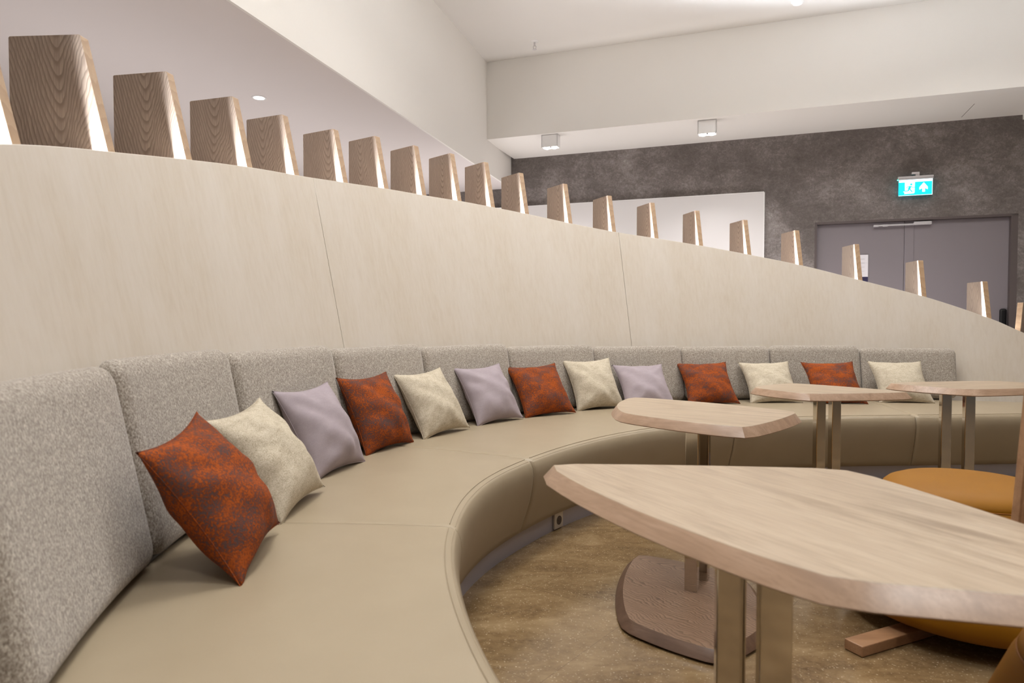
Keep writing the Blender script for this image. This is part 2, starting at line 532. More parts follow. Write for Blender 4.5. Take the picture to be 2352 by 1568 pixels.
# door (double leaf, recessed)
dr = empty('door_1', room((D0 + D1) / 2, NB + 0.06, 0), TH)
struct(dr, 'grey lilac double door set into the dark plaster wall')
bm = bmesh.new()
hw = (D1 - D0) / 2
add_box(bm, (-hw + 0.012, -0.0, DT / 2), (0.024, 0.12, DT))
add_box(bm, (hw - 0.03, -0.0, DT / 2), (0.06, 0.12, DT))
add_box(bm, (0, -0.0, DT - 0.012), (2 * hw, 0.12, 0.024))
bm_obj('door_frame', bm, M['reveal'], dr)
sx_ = 1.431 - (D0 + D1) / 2
for a, b in ((-hw + 0.024, sx_ - 0.002), (sx_ + 0.002, hw - 0.06)):
    bm = bmesh.new()
    add_box(bm, ((a + b) / 2, 0.02, DT / 2 - 0.01), (b - a, 0.045, DT - 0.03), bevel=0.003)
    bm_obj('door_leaf', bm, M['door'], dr)
bm = bmesh.new(); add_box(bm, (sx_ + 0.045, -0.004, DT / 2 - 0.02), (0.09, 0.006, DT - 0.05), bevel=0.002)
bm_obj('cover_strip', bm, M['door'], dr)
bm = bmesh.new()
a0 = 1.128 - (D0 + D1) / 2; a1 = 1.664 - (D0 + D1) / 2
add_box(bm, (a1 - 0.07, -0.04, 2.166), (0.17, 0.05, 0.034), bevel=0.006)
vs = add_box(bm, ((a0 + a1) / 2 - 0.06, -0.045, 2.158), (a1 - a0 - 0.12, 0.018, 0.016), bevel=0.003)
for k in (0.0, 0.09):
    add_box(bm, (a0 + 0.02 + k, -0.045, 2.156), (0.05, 0.024, 0.022), bevel=0.003)
bm_obj('door_closer', bm, M['steel'], dr)
bm = bmesh.new()
hx = 2.349 - (D0 + D1) / 2
add_box(bm, (hx, -0.018, 1.12), (0.062, 0.03, 0.24), bevel=0.02, seg=4)
add_box(bm, (hx - 0.04, -0.06, 1.06), (0.12, 0.02, 0.022), bevel=0.008)
add_cyl(bm, (hx, -0.04, 1.06), 0.011, 0.05, axis='y')
bm_obj('door_handle', bm, M['black'], dr)

# paper notice on the left leaf
pn = empty('paper_notice', room(0.98, NB + 0.052, 1.55), TH)
tag(pn, 'white paper notice with a dark navy lower band stuck on the grey door', 'notice')
bm = bmesh.new(); add_box(bm, (0, 0, 0.175), (0.20, 0.004, 0.243)); bm_obj('paper', bm, M['paper'], pn)
bm = bmesh.new(); add_box(bm, (0, 0, -0.046), (0.20, 0.004, 0.198)); bm_obj('lower_band', bm, M['navy'], pn)
bm = bmesh.new()
for i in range(4):
    add_box(bm, (0.0, -0.003, 0.25 - i * 0.045), (0.13, 0.002, 0.006))
bm_obj('printed_lines', bm, M['steel'], pn)

# white board on the dark wall
wp = empty('wall_board', room(-1.7, NB - 0.02, 0.9), TH)
tag(wp, 'large plain white board on the dark plaster wall behind the fins', 'board')
bm = bmesh.new(); add_box(bm, (-0.03, 0, 0.84), (3.42, 0.034, 1.69), bevel=0.003); bm_obj('panel', bm, M['board'], wp)
bm = bmesh.new()
add_box(bm, (1.688, 0.002, 0.84), (0.018, 0.036, 1.70)); add_box(bm, (-0.03, 0.002, 1.692), (3.44, 0.036, 0.014))
bm_obj('frame', bm, M['white_plastic'], wp)

# exit sign
es = empty('exit_sign', room(1.507, NB - 0.055, 2.455), TH)
tag(es, 'lit cyan emergency exit sign with running figure and arrow above the door', 'exit sign')
bm = bmesh.new()
add_box(bm, (0, 0.0, 0.196), (0.335, 0.03, 0.022), bevel=0.005)
add_box(bm, (0.002, 0.002, 0.176), (0.325, 0.022, 0.014))
bm_obj('housing', bm, M['steel'], es)
bm = bmesh.new()
add_box(bm, (0.0, 0.02, 0.236), (0.072, 0.06, 0.024), bevel=0.003)
add_box(bm, (0.018, 0.02, 0.216), (0.036, 0.05, 0.018))
bm_obj('bracket', bm, M['steel'], es)
bm = bmesh.new(); add_box(bm, (0, 0, 0.085), (0.318, 0.008, 0.168)); bm_obj('panel', bm, M['sign_blue'], es)
bm = bmesh.new()
add_box(bm, (0, -0.0045, 0.156), (0.312, 0.003, 0.024))
add_box(bm, (0.157, -0.0045, 0.085), (0.003, 0.003, 0.166)); add_box(bm, (0, -0.0045, 0.002), (0.316, 0.003, 0.003))
bm_obj('light_edge', bm, M['sign_led'], es)
def poly(bm, pts, y, th=0.002):
    a = [bm.verts.new((x, y, z)) for x, z in pts]
    b = [bm.verts.new((x, y + th, z)) for x, z in pts]
    bm.faces.new(a); bm.faces.new(b)
    for i in range(len(pts)):
        j = (i + 1) % len(pts)
        bm.faces.new((a[i], a[j], b[j], b[i]))
bm = bmesh.new()
poly(bm, [(0.0635, 0.034), (0.0895, 0.034), (0.0895, 0.072), (0.115, 0.057), (0.115, 0.084), (0.077, 0.134), (0.037, 0.084), (0.037, 0.057), (0.0635, 0.072)], -0.0062)
bm_obj('arrow', bm, M['sign_white'], es)
bm = bmesh.new()
poly(bm, [(-0.104, 0.018), (-0.013, 0.022), (-0.007, 0.036), (-0.006, 0.150), (-0.100, 0.150), (-0.098, 0.052), (-0.116, 0.043), (-0.102, 0.036)], -0.0062)
bm_obj('doorway', bm, M['sign_white'], es)
def limb(bm, a, b, w, y=-0.0078):
    d = Vector((b[0] - a[0], b[1] - a[1])); n = Vector((-d.y, d.x)).normalized() * w / 2
    poly(bm, [(a[0] + n.x, a[1] + n.y), (b[0] + n.x, b[1] + n.y), (b[0] - n.x, b[1] - n.y), (a[0] - n.x, a[1] - n.y)], y)
bm = bmesh.new()
limb(bm, (-0.048, 0.100), (-0.062, 0.068), 0.022)
limb(bm, (-0.062, 0.068), (-0.066, 0.052), 0.014); limb(bm, (-0.066, 0.052), (-0.104, 0.050), 0.009)
limb(bm, (-0.055, 0.072), (-0.030, 0.036), 0.010)
limb(bm, (-0.046, 0.100), (-0.030, 0.088), 0.007); limb(bm, (-0.030, 0.088), (-0.006, 0.088), 0.006)
limb(bm, (-0.058, 0.098), (-0.078, 0.094), 0.006); limb(bm, (-0.078, 0.094), (-0.082, 0.080), 0.006)
a = [(-0.040 + 0.011 * math.cos(t * math.pi / 6), 0.118 + 0.011 * math.sin(t * math.pi / 6)) for t in range(12)]
poly(bm, a, -0.0078)
bm_obj('running_figure', bm, M['sign_blue'], es)
bm = bmesh.new(); add_box(bm, (-0.168, -0.002, 0.172), (0.008, 0.012, 0.008)); bm_obj('indicator', bm, M['green_led'], es)

# ---------------------------------------------------------------- ceiling fittings
def twin(loc, label):
    t = empty('twin_downlight', loc, TH)
    tag(t, label, 'ceiling lamp', 'surface-mounted twin downlights')
    bm = bmesh.new()
    # open-bottomed housing
    w, d, h = 0.19, 0.11, 0.14
    add_box(bm, (0, 0, -0.004), (w, d, 0.008))
    for sx in (-1, 1): add_box(bm, (sx * (w / 2 - 0.004), 0, -h / 2), (0.008, d, h))
    for sy in (-1, 1): add_box(bm, (0, sy * (d / 2 - 0.004), -h / 2), (w, 0.008, h))
    bm_obj('housing', bm, M['white_plastic'], t)
    bm = bmesh.new(); add_box(bm, (0, 0, -h + 0.018), (w - 0.018, d - 0.018, 0.012)); bm_obj('inset', bm, M['black'], t)
    for sx in (-1, 1):
        bm = bmesh.new()
        bmesh.ops.create_uvsphere(bm, u_segments=20, v_segments=10, radius=0.036)
        bmesh.ops.scale(bm, vec=(1, 1, 0.55), verts=bm.verts)
        bmesh.ops.translate(bm, vec=(sx * 0.044, 0, -h + 0.004), verts=bm.verts)
        bm_obj('lamp', bm, M['lens'], t, smooth=True)
    return t
twin((0.442, 7.85, Z_SOFF), 'white twin downlight box under the soffit, nearer the left corner')
twin((2.067, 7.289, Z_SOFF), 'white twin downlight box under the soffit, nearer the exit sign')
for x, y in ((0.442, 7.85), (2.067, 7.289)):
    area('downlight_beam', (x, y, Z_SOFF - 0.16), (0, 0, 0), 0.15, 0.07, 6, (1, 0.95, 0.95), 110)

dl = empty('recessed_downlight', (-1.963, 5.354, Z_LOW))
tag(dl, 'small round recessed downlight glowing in the low left ceiling', 'ceiling lamp')
bm = bmesh.new(); lathe(bm, [(0.036, -0.002), (0.050, -0.006), (0.056, -0.003), (0.056, 0.0)], 32)
bm_obj('trim_ring', bm, M['white_plastic'], dl, smooth=True)
bm = bmesh.new(); add_cyl(bm, (0, 0, -0.004), 0.038, 0.004, 32); bm_obj('lamp', bm, M['lens'], dl)

sp = empty('fire_sprinkler', (0.243, 7.421, Z_CEIL))
tag(sp, 'small pendent fire sprinkler head on the high white ceiling', 'sprinkler')
bm = bmesh.new(); lathe(bm, [(0.0, -0.012), (0.02, -0.012), (0.042, -0.004), (0.045, 0.0)], 24); bm_obj('escutcheon', bm, M['white_plastic'], sp, smooth=True)
bm = bmesh.new()
add_cyl(bm, (0, 0, -0.03), 0.010, 0.04, 12)
for s in (-1, 1): tube(bm, [(s * 0.008, 0, -0.045), (s * 0.018, 0, -0.06), (s * 0.004, 0, -0.082)], 0.0035, 6)
bm_obj('frame', bm, M['steel'], sp)
bm = bmesh.new(); add_cyl(bm, (0, 0, -0.085), 0.022, 0.003, 16); bm_obj('deflector', bm, M['steel'], sp)

sd = empty('smoke_detector', (2.669, 6.474, Z_CEIL))
tag(sd, 'round smoke detector at the top edge of the picture on the high ceiling', 'smoke detector')
bm = bmesh.new(); lathe(bm, [(0.0, -0.045), (0.03, -0.044), (0.045, -0.036), (0.05, -0.02)], 32); bm_obj('sensor_head', bm, M['white_plastic'], sd, smooth=True)
bm = bmesh.new(); lathe(bm, [(0.05, -0.02), (0.058, -0.018), (0.06, 0.0)], 32); bm_obj('base', bm, M['white_plastic'], sd, smooth=True)

# ---------------------------------------------------------------- curved leaning screen wall
sw = empty('wall_curved', pol(113, 3.75, 0))
struct(sw, 'long curved leaning screen wall of pale wood veneer behind the sofa')
base_sw = Vector(sw.location)
def wall_panel(p0, p1):
    n = max(8, int(abs(p0 - p1) / 1.0) + 1)
    bm = bmesh.new(); rows = []
    T = 0.022
    for ph in arange(p0, p1, n):
        zt = z_top(ph)
        rows.append([Vector(pol(ph, r_wall(ph, z) + t, z)) - base_sw for z, t in
                     ((0.02, 0), (0.46, 0), (0.9, 0), (zt - 0.002, 0), (zt, 0.002), (zt, T), (0.9, T), (0.02, T))])
    V = grid_mesh(bm, rows, close_v=True)
    bm.faces.new(V[0]); bm.faces.new(list(reversed(V[-1])))
    return autosmooth(bm_obj('panel', bm, M['veneer'], sw), 30)
for a, b in ((206, 155.03), (154.97, 113.03), (112.97, 50)):
    wall_panel(a, b)
# shelf behind that carries the fins, and upstand that screens the light strip
bm = bmesh.new(); rows = []
for ph in arange(206, 50, 140):
    zt = z_top(ph) - 0.30
    r0 = r_wall(ph, zt) + 0.024
    rows.append([Vector(pol(ph, r, z)) - base_sw for r, z in ((r0, zt), (r0 + 0.42, zt), (r0 + 0.42, zt - 0.04), (r0, zt - 0.04))])
V = grid_mesh(bm, rows, close_v=True); bm.faces.new(V[0]); bm.faces.new(list(reversed(V[-1])))
bm_obj('fin_shelf', bm, M['cove'], sw)

# ---------------------------------------------------------------- wooden fins
# (phi of the visible face, height of the top, turn about the foot)
FINS = [(184.3, 1.99, 0), (176.7, 2.068, 0), (169.3, 2.131, 0), (162.6, 2.18, 0), (156.9, 2.21, 0), (150.6, 2.25, 0), (145.1, 2.304, 0),
        (139.9, 2.324, 0), (135.0, 2.337, 0), (130.4, 2.328, 0), (125.7, 2.292, 0), (119.7, 2.252, 0), (113.7, 2.188, 0), (107.9, 2.152, 0),
        (101.9, 2.099, 0), (95.5, 2.026, 5.2), (88.9, 1.934, 7.5), (81.7, 1.804, 6.5), (74.4, 1.649, 9.0), (67.5, 1.455, 15.5), (64.6, 1.27, -26)]
FIN_LABELS = [
 'wooden fin cut by the left edge of the picture, only its slanted pale edge showing',
 'largest complete wooden fin at the left, broad dark face with arched grain',
 'second complete wooden fin from the left, broad face with pale lower half',
 'wooden fin with close wavy arched grain, just left of the glowing recessed downlight',
 'wooden fin standing below the glowing recessed downlight',
 'wooden fin standing right above the first joint of the curved screen wall',
 'wooden fin next to the right of the one above the first wall joint',
 'second wooden fin to the right of the one above the first wall joint',
 'fourth wooden fin to the left of the corner where the dark plaster wall starts',
 'wooden fin just left of the dark plaster wall corner, low dark strip on both sides',
 'wooden fin covering the corner where the dark plaster wall begins',
 'wooden fin at the left end of the white board, below the left twin downlight',
 'wooden fin in front of the white board just left of the second wall joint',
 'wooden fin in front of the white board just right of the second wall joint',
 'wooden fin near the middle of the white board below the right twin downlight',
 'wooden fin in front of the white board nearest its right edge',
 'wooden fin in front of the dark plaster between the white board and the door',
 'pale wooden fin in front of the left door leaf beside the paper notice',
 'pale wooden fin in front of the middle joint of the double door',
 'pale wooden fin in front of the right door leaf left of the black handle',
 'brown wooden fin cut by the right edge of the picture beside the door frame',
]
T_F = 0.040
for (ph, zt, turn), lab in zip(FINS, FIN_LABELS):
    phc = ph - math.degrees(T_F / 2 / 3.95)
    zw = z_top(ph); zb = zw - 0.299
    r0 = r_wall(ph, zw) + 0.024
    piv = pol(phc, r0, 0)
    f = empty('wooden_fin', (piv[0], piv[1], zb), R(phc + turn))
    tag(f, lab, 'fin', 'wooden fins along the top of the curved wall')
    H = zt - zb; h0 = zw - zb
    a = R(turn)
    x_b = -LEAN * h0; x_t = 0.23 * (zt - zw)
    if turn:
        # keep the hidden foot clear of the wall
        x_b = -LEAN * h0 * math.cos(a)
    xo = x_t + 0.25
    bm = bmesh.new()
    prof = [(x_b, 0), (xo, 0), (xo, H - 0.004), (xo - 0.004, H), (x_t + 0.004, H), (x_t, H - 0.004), (0, h0)]
    A = [bm.verts.new((x, -T_F / 2, z)) for x, z in prof]; B = [bm.verts.new((x, T_F / 2, z)) for x, z in prof]
    fa = bm.faces.new(A); fb = bm.faces.new(B)
    edge_faces = []
    for i in range(len(prof)):
        j = (i + 1) % len(prof)
        q = bm.faces.new((A[i], A[j], B[j], B[i]))
        edge_faces.append(q)
    for i in (3, 4, 5, 6): edge_faces[i].material_index = 1
    pale = zt < 1.83 and ph > 65
    o = bm_obj('board', bm, [M['fin_pale'] if pale else M['fin'], M['fin_edge']], f)

# light strip and its screening upstand, in the gaps between the fins
gaps = []
prev = 204.0
for (ph, zt, turn) in FINS:
    gaps.append((prev - 0.0, ph + 0.06)); prev = ph - 0.66
ls = empty('light_strip', pol(113, 3.95, 1.5))
tag(ls, 'white light strip hidden behind the top edge of the curved screen wall', 'light strip')
bl = Vector(ls.location)
bm = bmesh.new(); bm2 = bmesh.new(); bm3 = bmesh.new()
for a, b in gaps:
    n = max(3, int((a - b) / 1.2) + 2)
    ra, rb_, rc_ = [], [], []
    for ph in arange(a, b, n):
        zw = z_top(ph); r0 = r_wall(ph, zw) + 0.024
        zl = zw - 0.10
        ra.append([Vector(pol(ph, r, z)) - bl for r, z in ((r0 + 0.036, zl), (r0 + 0.048, zl), (r0 + 0.048, zl - 0.006), (r0 + 0.036, zl - 0.006))])
        rb_.append([Vector(pol(ph, r, z)) - base_sw for r, z in ((r0 + 0.052, zw - 0.299), (r0 + 0.060, zw - 0.299), (r0 + 0.060, zw - 0.004), (r0 + 0.052, zw - 0.004))])
        rc_.append([Vector(pol(ph, r, z)) - bl for r, z in ((r0 + 0.030, zl - 0.007), (r0 + 0.050, zl - 0.007), (r0 + 0.050, zl - 0.02), (r0 + 0.030, zl - 0.02))])
    for bmx, rows in ((bm, ra), (bm2, rb_), (bm3, rc_)):
        V = grid_mesh(bmx, rows, close_v=True); bmx.faces.new(V[0]); bmx.faces.new(list(reversed(V[-1])))
bm_obj('led_tape', bm, M['led'], ls)
bm_obj('carrier', bm3, M['steel'], ls)
bm_obj('cove_board', bm2, M['cove'], sw)

# ---------------------------------------------------------------- curved sofa
sofa = empty('curved_sofa', pol(130, 3.1, 0))
tag(sofa, 'long curved built-in sofa with taupe leather seat and grey tweed backrests', 'sofa')
bs = Vector(sofa.location)
def seat_profile(ph, k):
    """k: 0 in the middle of a unit .. 1 at its end (pulled-in seam)"""
    re, rb = r_edge(ph), min(r_back(ph) + 0.06, r_wall(ph, ZS) - 0.012)
    d = 0.010 * k
    P = [(rb - 0.02, 0.12), (rb - 0.005, ZS - 0.03), (rb - 0.02, ZS - 0.004 - d)]
    w = rb - re
    for t in (0.85, 0.65, 0.45, 0.25):
        P.append((re + w * t, ZS + 0.004 * math.sin(math.pi * t) - d))
    P += [(re + 0.06, ZS - 0.001 - d), (re + 0.035, ZS - 0.003 - d), (re + 0.016, ZS - 0.007 - d),
          (re + 0.009, ZS - 0.012 - d), (re + 0.0035 + d, ZS - 0.014), (re - 0.003 + d, ZS - 0.022), (re - 0.012 + d, ZS - 0.045),
          (re - 0.016 + d, ZS - 0.08), (re - 0.012 + d, ZS - 0.13), (re + 0.002 + d, ZS - 0.20), (re + 0.024 + d, ZS - 0.27),
          (re + 0.045 + d, ZS - 0.33), (re + 0.056 + d, 0.098), (re + 0.07, 0.090), (rb - 0.05, 0.10)]
    return P
def seat_unit(p0, p1):
    n = int(abs(p0 - p1) / 0.9) + 2
    L = arange(p0, p1, n)
    L = [p0, p0 - 0.10, p0 - 0.25, p0 - 0.45] + [x for x in L if p1 + 0.5 < x < p0 - 0.5] + [p1 + 0.45, p1 + 0.25, p1 + 0.10, p1]
    bm = bmesh.new(); rows = []
    for ph in L:
        dd = min(p0 - ph, ph - p1)
        k = max(0.0, 1 - dd / 0.45) ** 2
        if abs(ph - 177.6) < 0.6: k *= 0.3
        rows.append([Vector(pol(ph, r, z)) - bs for r, z in seat_profile(ph, k)])
    V = grid_mesh(bm, rows, close_v=True); bm.faces.new(V[0]); bm.faces.new(list(reversed(V[-1])))
    o = autosmooth(bm_obj('seat', bm, M['leather'], sofa), 50)
    bm = bmesh.new()
    for off, zz in ((0.0075, -0.0125), (0.026, -0.0035)):
        tube(bm, [Vector(pol(ph, r_edge(ph) + off, ZS + zz)) - bs for ph in arange(p0 - 0.5, p1 + 0.5, n * 2)], 0.0017, 5)
    s = bm_obj('stitching', bm, M['leather'], o)
    return o
SEAMS = [206, 177.6, 153.9, 112.7, 83.0, 51]
for a, b in zip(SEAMS[:-1], SEAMS[1:]):
    seat_unit(a - 0.015, b + 0.015)

# plinth
bm = bmesh.new(); rows = []
for ph in arange(206, 51, 160):
    re = r_edge(ph)
    rows.append([Vector(pol(ph, re + d, z)) - bs for d, z in ((0.082, 0.0), (0.082, 0.096), (0.11, 0.096), (0.11, 0.0))])
V = grid_mesh(bm, rows, close_v=True); bm.faces.new(V[0]); bm.faces.new(list(reversed(V[-1])))
autosmooth(bm_obj('plinth', bm, M['plinth'], sofa), 40)

# backrest cushions
BB = [196.6, 184.0, 171.6, 158.2, 145.3, 132.3, 119.7, 107.1, 94.7, 82.8, 71.4]
BZ = [1.0, 1.012, 0.995, 0.975, 0.955, 0.932, 0.912, 0.902, 0.905, 0.885]
def backrest(p0, p1, ztop):
    pm = (p0 + p1) / 2
    rm = r_back(pm)
    w = R(p0 - p1) * (rm + 0.02) - 0.004
    d, h = 0.125, ztop - ZS - 0.012
    bm = bmesh.new()
    bmesh.ops.create_cube(bm, size=1.0)
    bmesh.ops.scale(bm, vec=(w, d, h), verts=bm.verts)
    bmesh.ops.bevel(bm, geom=list(bm.edges), offset=0.052, segments=6, profile=0.5, affect='EDGES')
    for k in range(1, 12):
        x = -w / 2 + 0.055 + (w - 0.11) * k / 12
        bmesh.ops.bisect_plane(bm, geom=list(bm.verts) + list(bm.edges) + list(bm.faces), plane_co=(x, 0, 0), plane_no=(1, 0, 0))
    for k in range(1, 6):
        z = -h / 2 + 0.055 + (h - 0.11) * k / 6
        bmesh.ops.bisect_plane(bm, geom=list(bm.verts) + list(bm.edges) + list(bm.faces), plane_co=(0, 0, z), plane_no=(0, 0, 1))
    for v in bm.verts:
        x, y, z = v.co
        zz = z + h / 2
        puff = 0.010 * (1 - (2 * x / w) ** 2) * (1 - (2 * z / h) ** 2) if y < 0 else 0
        y2 = y + d / 2 - puff
        ph = pm - math.degrees(x / (rm + 0.02))
        # front of the cushion leans a little more than the wall, so it is thicker at its foot
        r = r_back(ph) + LEAN * 0.92 * zz + y2 * 0.62
        v.co = Vector(pol(ph, r, ZS + 0.012 + zz)) - bs
    return bm_obj('backrest', bm, M['tweed'], sofa, smooth=True)
for (a, b), zt in zip(zip(BB[:-1], BB[1:]), BZ):
    backrest(a, b, zt)

# power outlet on the plinth
pp = 145.2
po = empty('power_outlet', pol(pp, r_edge(pp) + 0.075, 0.006), R(pp - 90))
tag(po, 'square metal power outlet on the plinth under the leather seat', 'power outlet')
bm = bmesh.new(); add_box(bm, (0, 0.0, 0.045), (0.088, 0.014, 0.086), bevel=0.004); bm_obj('frame', bm, M['outlet'], po)
bm = bmesh.new(); add_cyl(bm, (0, -0.004, 0.045), 0.024, 0.010, 24, 'y'); bm_obj('socket', bm, M['darkgap'], po)
bm = bmesh.new()
for s in (-1, 1): add_cyl(bm, (s * 0.009, -0.0095, 0.045), 0.003, 0.002, 10, 'y')
bm_obj('contact', bm, M['black'], po)

# ---------------------------------------------------------------- throw pillows
PILL = [((-0.696, 1.873), -4.663, 0.573, 0.116), ((-0.735, 2.383), 1.461, 0.612, 0.08), ((-0.747, 2.968), 1.277, 0.493, 0.009),
        ((-0.649, 3.50), 1.128, 0.508, 0.006), ((-0.386, 3.933), 0.958, 0.58, 0.046), ((-0.085, 4.396), 0.789, 0.587, 0.033),
        ((0.253, 4.706), 0.513, 0.686, 0.039), ((0.643, 5.058), 0.436, 0.596, 0.028), ((1.045, 5.091), 0.24, 0.72, 0.0),
        ((1.582, 5.327), 0.073, 0.731, 0.026), ((2.101, 5.406), -0.004, 0.732, 0.029), ((2.578, 5.335), -0.053, 0.711, 0.02),
        ((3.142, 5.41), -0.131, 0.695, 0.004)]
PCOL = ['rust', 'cream', 'lilac', 'rust', 'cream', 'lilac', 'rust', 'cream', 'lilac', 'rust', 'cream', 'rust', 'cream']
PLAB = ['large rust woven throw pillow nearest the camera at the left end of the sofa',
        'cream linen throw pillow partly behind the nearest rust pillow',
        'lilac throw pillow overlapping the rust pillow on its right, nearest lilac one to the camera',
        'rust throw pillow just right of the first lilac pillow, second rust one from the left',
        'cream throw pillow standing by the leather seat joint, third pillow left of the small table',
        'lilac throw pillow in the middle of the sofa with clear gaps, between cream and rust',
        'rust throw pillow touching the cream pillow just left of the small table',
        'cream throw pillow touching a rust pillow, its lower right just left of the small table',
        'lilac throw pillow partly hidden behind the small table top',
        'rust throw pillow above the small table, standing alone between lilac and cream',
        'cream throw pillow behind the left tip of the middle far table',
        'rust throw pillow farthest right, behind the middle far table',
        'cream throw pillow farthest right, between the two far tables']
def pillow_mesh(seed, w=0.40, h=0.40, t=0.19):
    rnd = random.Random(seed)
    n = 34
    ph1, ph2, ph3 = (rnd.uniform(0, 6.28) for _ in range(3))
    def surf(u, v, s):
        # u, v in -1..1 ; pincushion outline with pointed corners
        pu = 1 - 0.085 * (1 - v * v) * 1.0; pv = 1 - 0.085 * (1 - u * u)
        ou = u * 1.05 * (1 - 0.12 * (1 - v ** 2) * abs(u) ** 1.5)
        ov = v * 1.05 * (1 - 0.12 * (1 - u ** 2) * abs(v) ** 1.5)
        e = max(0.0, (1 - u ** 2)) * max(0.0, (1 - v ** 2))
        y = t / 2 * (e ** 0.60)
        # folds running in from the corners and edges
        rr = math.hypot(u, v)
        an = math.atan2(v, u)
        fold = 0.016 * math.sin(an * 9 + ph1) * max(0, rr - 0.35) * e ** 0.7 * (1 + 0.5 * math.sin(an * 2 + ph2))
        fold += 0.006 * math.sin(u * 6 + v * 5 + ph2 + 1.5 * math.sin(2 * v + ph1)) * e
        fold += 0.004 * math.sin(v * 9 - u * 3 + ph3) * (e ** 0.5) * max(0, -v)
        # weight slumps to the lower half
        y *= 1 + 0.16 * (-v) * (1 - u * u)
        return (ou * w / 2, s * (y + fold * (1 if s < 0 else 0.5)), ov * h / 2)
    bm = bmesh.new()
    g = [-1 + 2 * i / n for i in range(n + 1)]
    g = [math.copysign(abs(x) ** 0.85, x) for x in g]
    F = [[bm.verts.new(surf(u, v, -1)) for v in g] for u in g]
    B = [[None] * (n + 1) for _ in range(n + 1)]
    for i, u in enumerate(g):
        for j, v in enumerate(g):
            B[i][j] = F[i][j] if i in (0, n) or j in (0, n) else bm.verts.new(surf(u, v, 1))
    for i in range(n):
        for j in range(n):
            bm.faces.new((F[i][j], F[i][j + 1], F[i + 1][j + 1], F[i + 1][j]))
            bm.faces.new((B[i][j], B[i + 1][j], B[i + 1][j + 1], B[i][j + 1]))
    ring = [F[i][0].co.copy() for i in range(n + 1)] + [F[n][j].co.copy() for j in range(1, n + 1)] \
        + [F[i][n].co.copy() for i in range(n - 1, -1, -1)] + [F[0][j].co.copy() for j in range(n - 1, 0, -1)]
    return bm, ring
for i, ((px, py), yaw, tilt, roll) in enumerate(PILL):
    bm, ring = pillow_mesh(100 + i)
    o = empty('throw_pillow', (0, 0, 0))
    # rest the pillow against the cushion behind it
    ph_, r_ = math.degrees(math.atan2(py - CY, px - CX)) % 360, math.hypot(px - CX, py - CY)
    lack = 0.40 * math.sin(tilt) - LEAN * 0.40 * math.cos(tilt) + 0.035 - (r_back(ph_) - r_)
    if lack > 0:
        tilt -= 0.45 * lack / 0.40
        r_ -= 0.55 * lack
        px, py = CX + r_ * math.cos(R(ph_)), CY + r_ * math.sin(R(ph_))
    w = h = 0.40
    m = Matrix.Rotation(yaw, 4, 'Z') @ Matrix.Rotation(-tilt, 4, 'X') @ Matrix.Rotation(-roll, 4, 'Y')
    # lift so the lowest corner rests on the seat
    low = min((m @ Vector((sx * w / 2, 0, -h / 2))).z for sx in (-1, 1))
    mid = m @ Vector((0, 0, -h / 2))
    o.matrix_world = Matrix.Translation((px - mid.x, py - mid.y, ZS + 0.006 - low)) @ m
    tag(o, PLAB[i], 'pillow', PCOL[i] + ' throw pillows on the curved sofa')
    bm_obj('cover', bm, M[PCOL[i]], o, smooth=True)
    bm = bmesh.new()
    tube(bm, [tuple(c) for c in ring + ring[:1]], 0.0016, 5)
    bm_obj('seam_piping', bm, M[PCOL[i]], o, smooth=True)

# ---------------------------------------------------------------- tables
def outline(corners, bulge, per=10):
    """corners counter-clockwise; each edge an arc bulging outwards by bulge"""
    pts = []
    n = len(corners)
    for i in range(n):
        a = Vector(corners[i]); b = Vector(corners[(i + 1) % n])
        d = b - a; nr = Vector((d.y, -d.x)).normalized()
        for k in range(per):
            t = k / per
            pts.append(a + d * t + nr * bulge[i] * 4 * t * (1 - t))
    # soften the corners a little
    for _ in range(1):
        pts = [pts[i] * 0.6 + (pts[i - 1] + pts[(i + 1) % len(pts)]) * 0.2 if i % per in (0,) else pts[i] for i in range(len(pts))]
    return pts
def offset(pts, d):
    out = []
    n = len(pts)
    for i in range(n):
        t1 = (pts[i] - pts[i - 1]).normalized(); t2 = (pts[(i + 1) % n] - pts[i]).normalized()
        n1 = Vector((t1.y, -t1.x)); n2 = Vector((t2.y, -t2.x))
        m = (n1 + n2).normalized()
        out.append(pts[i] + m * d / max(0.5, m.dot(n1)))
    return out
ZT = 0.74
def ring_stack(bm, levels):
    rows = [[bm.verts.new((p.x, p.y, z)) for p in pts] for pts, z in levels]
    n = len(rows[0])
    side = []
    for a, b in zip(rows[:-1], rows[1:]):
        fs = []
        for i in range(n):
            j = (i + 1) % n
            fs.append(bm.faces.new((a[i], a[j], b[j], b[i])))
        side.append(fs)
    top = bm.faces.new(rows[0]); bot = bm.faces.new(list(reversed(rows[-1])))
    return top, side, bot
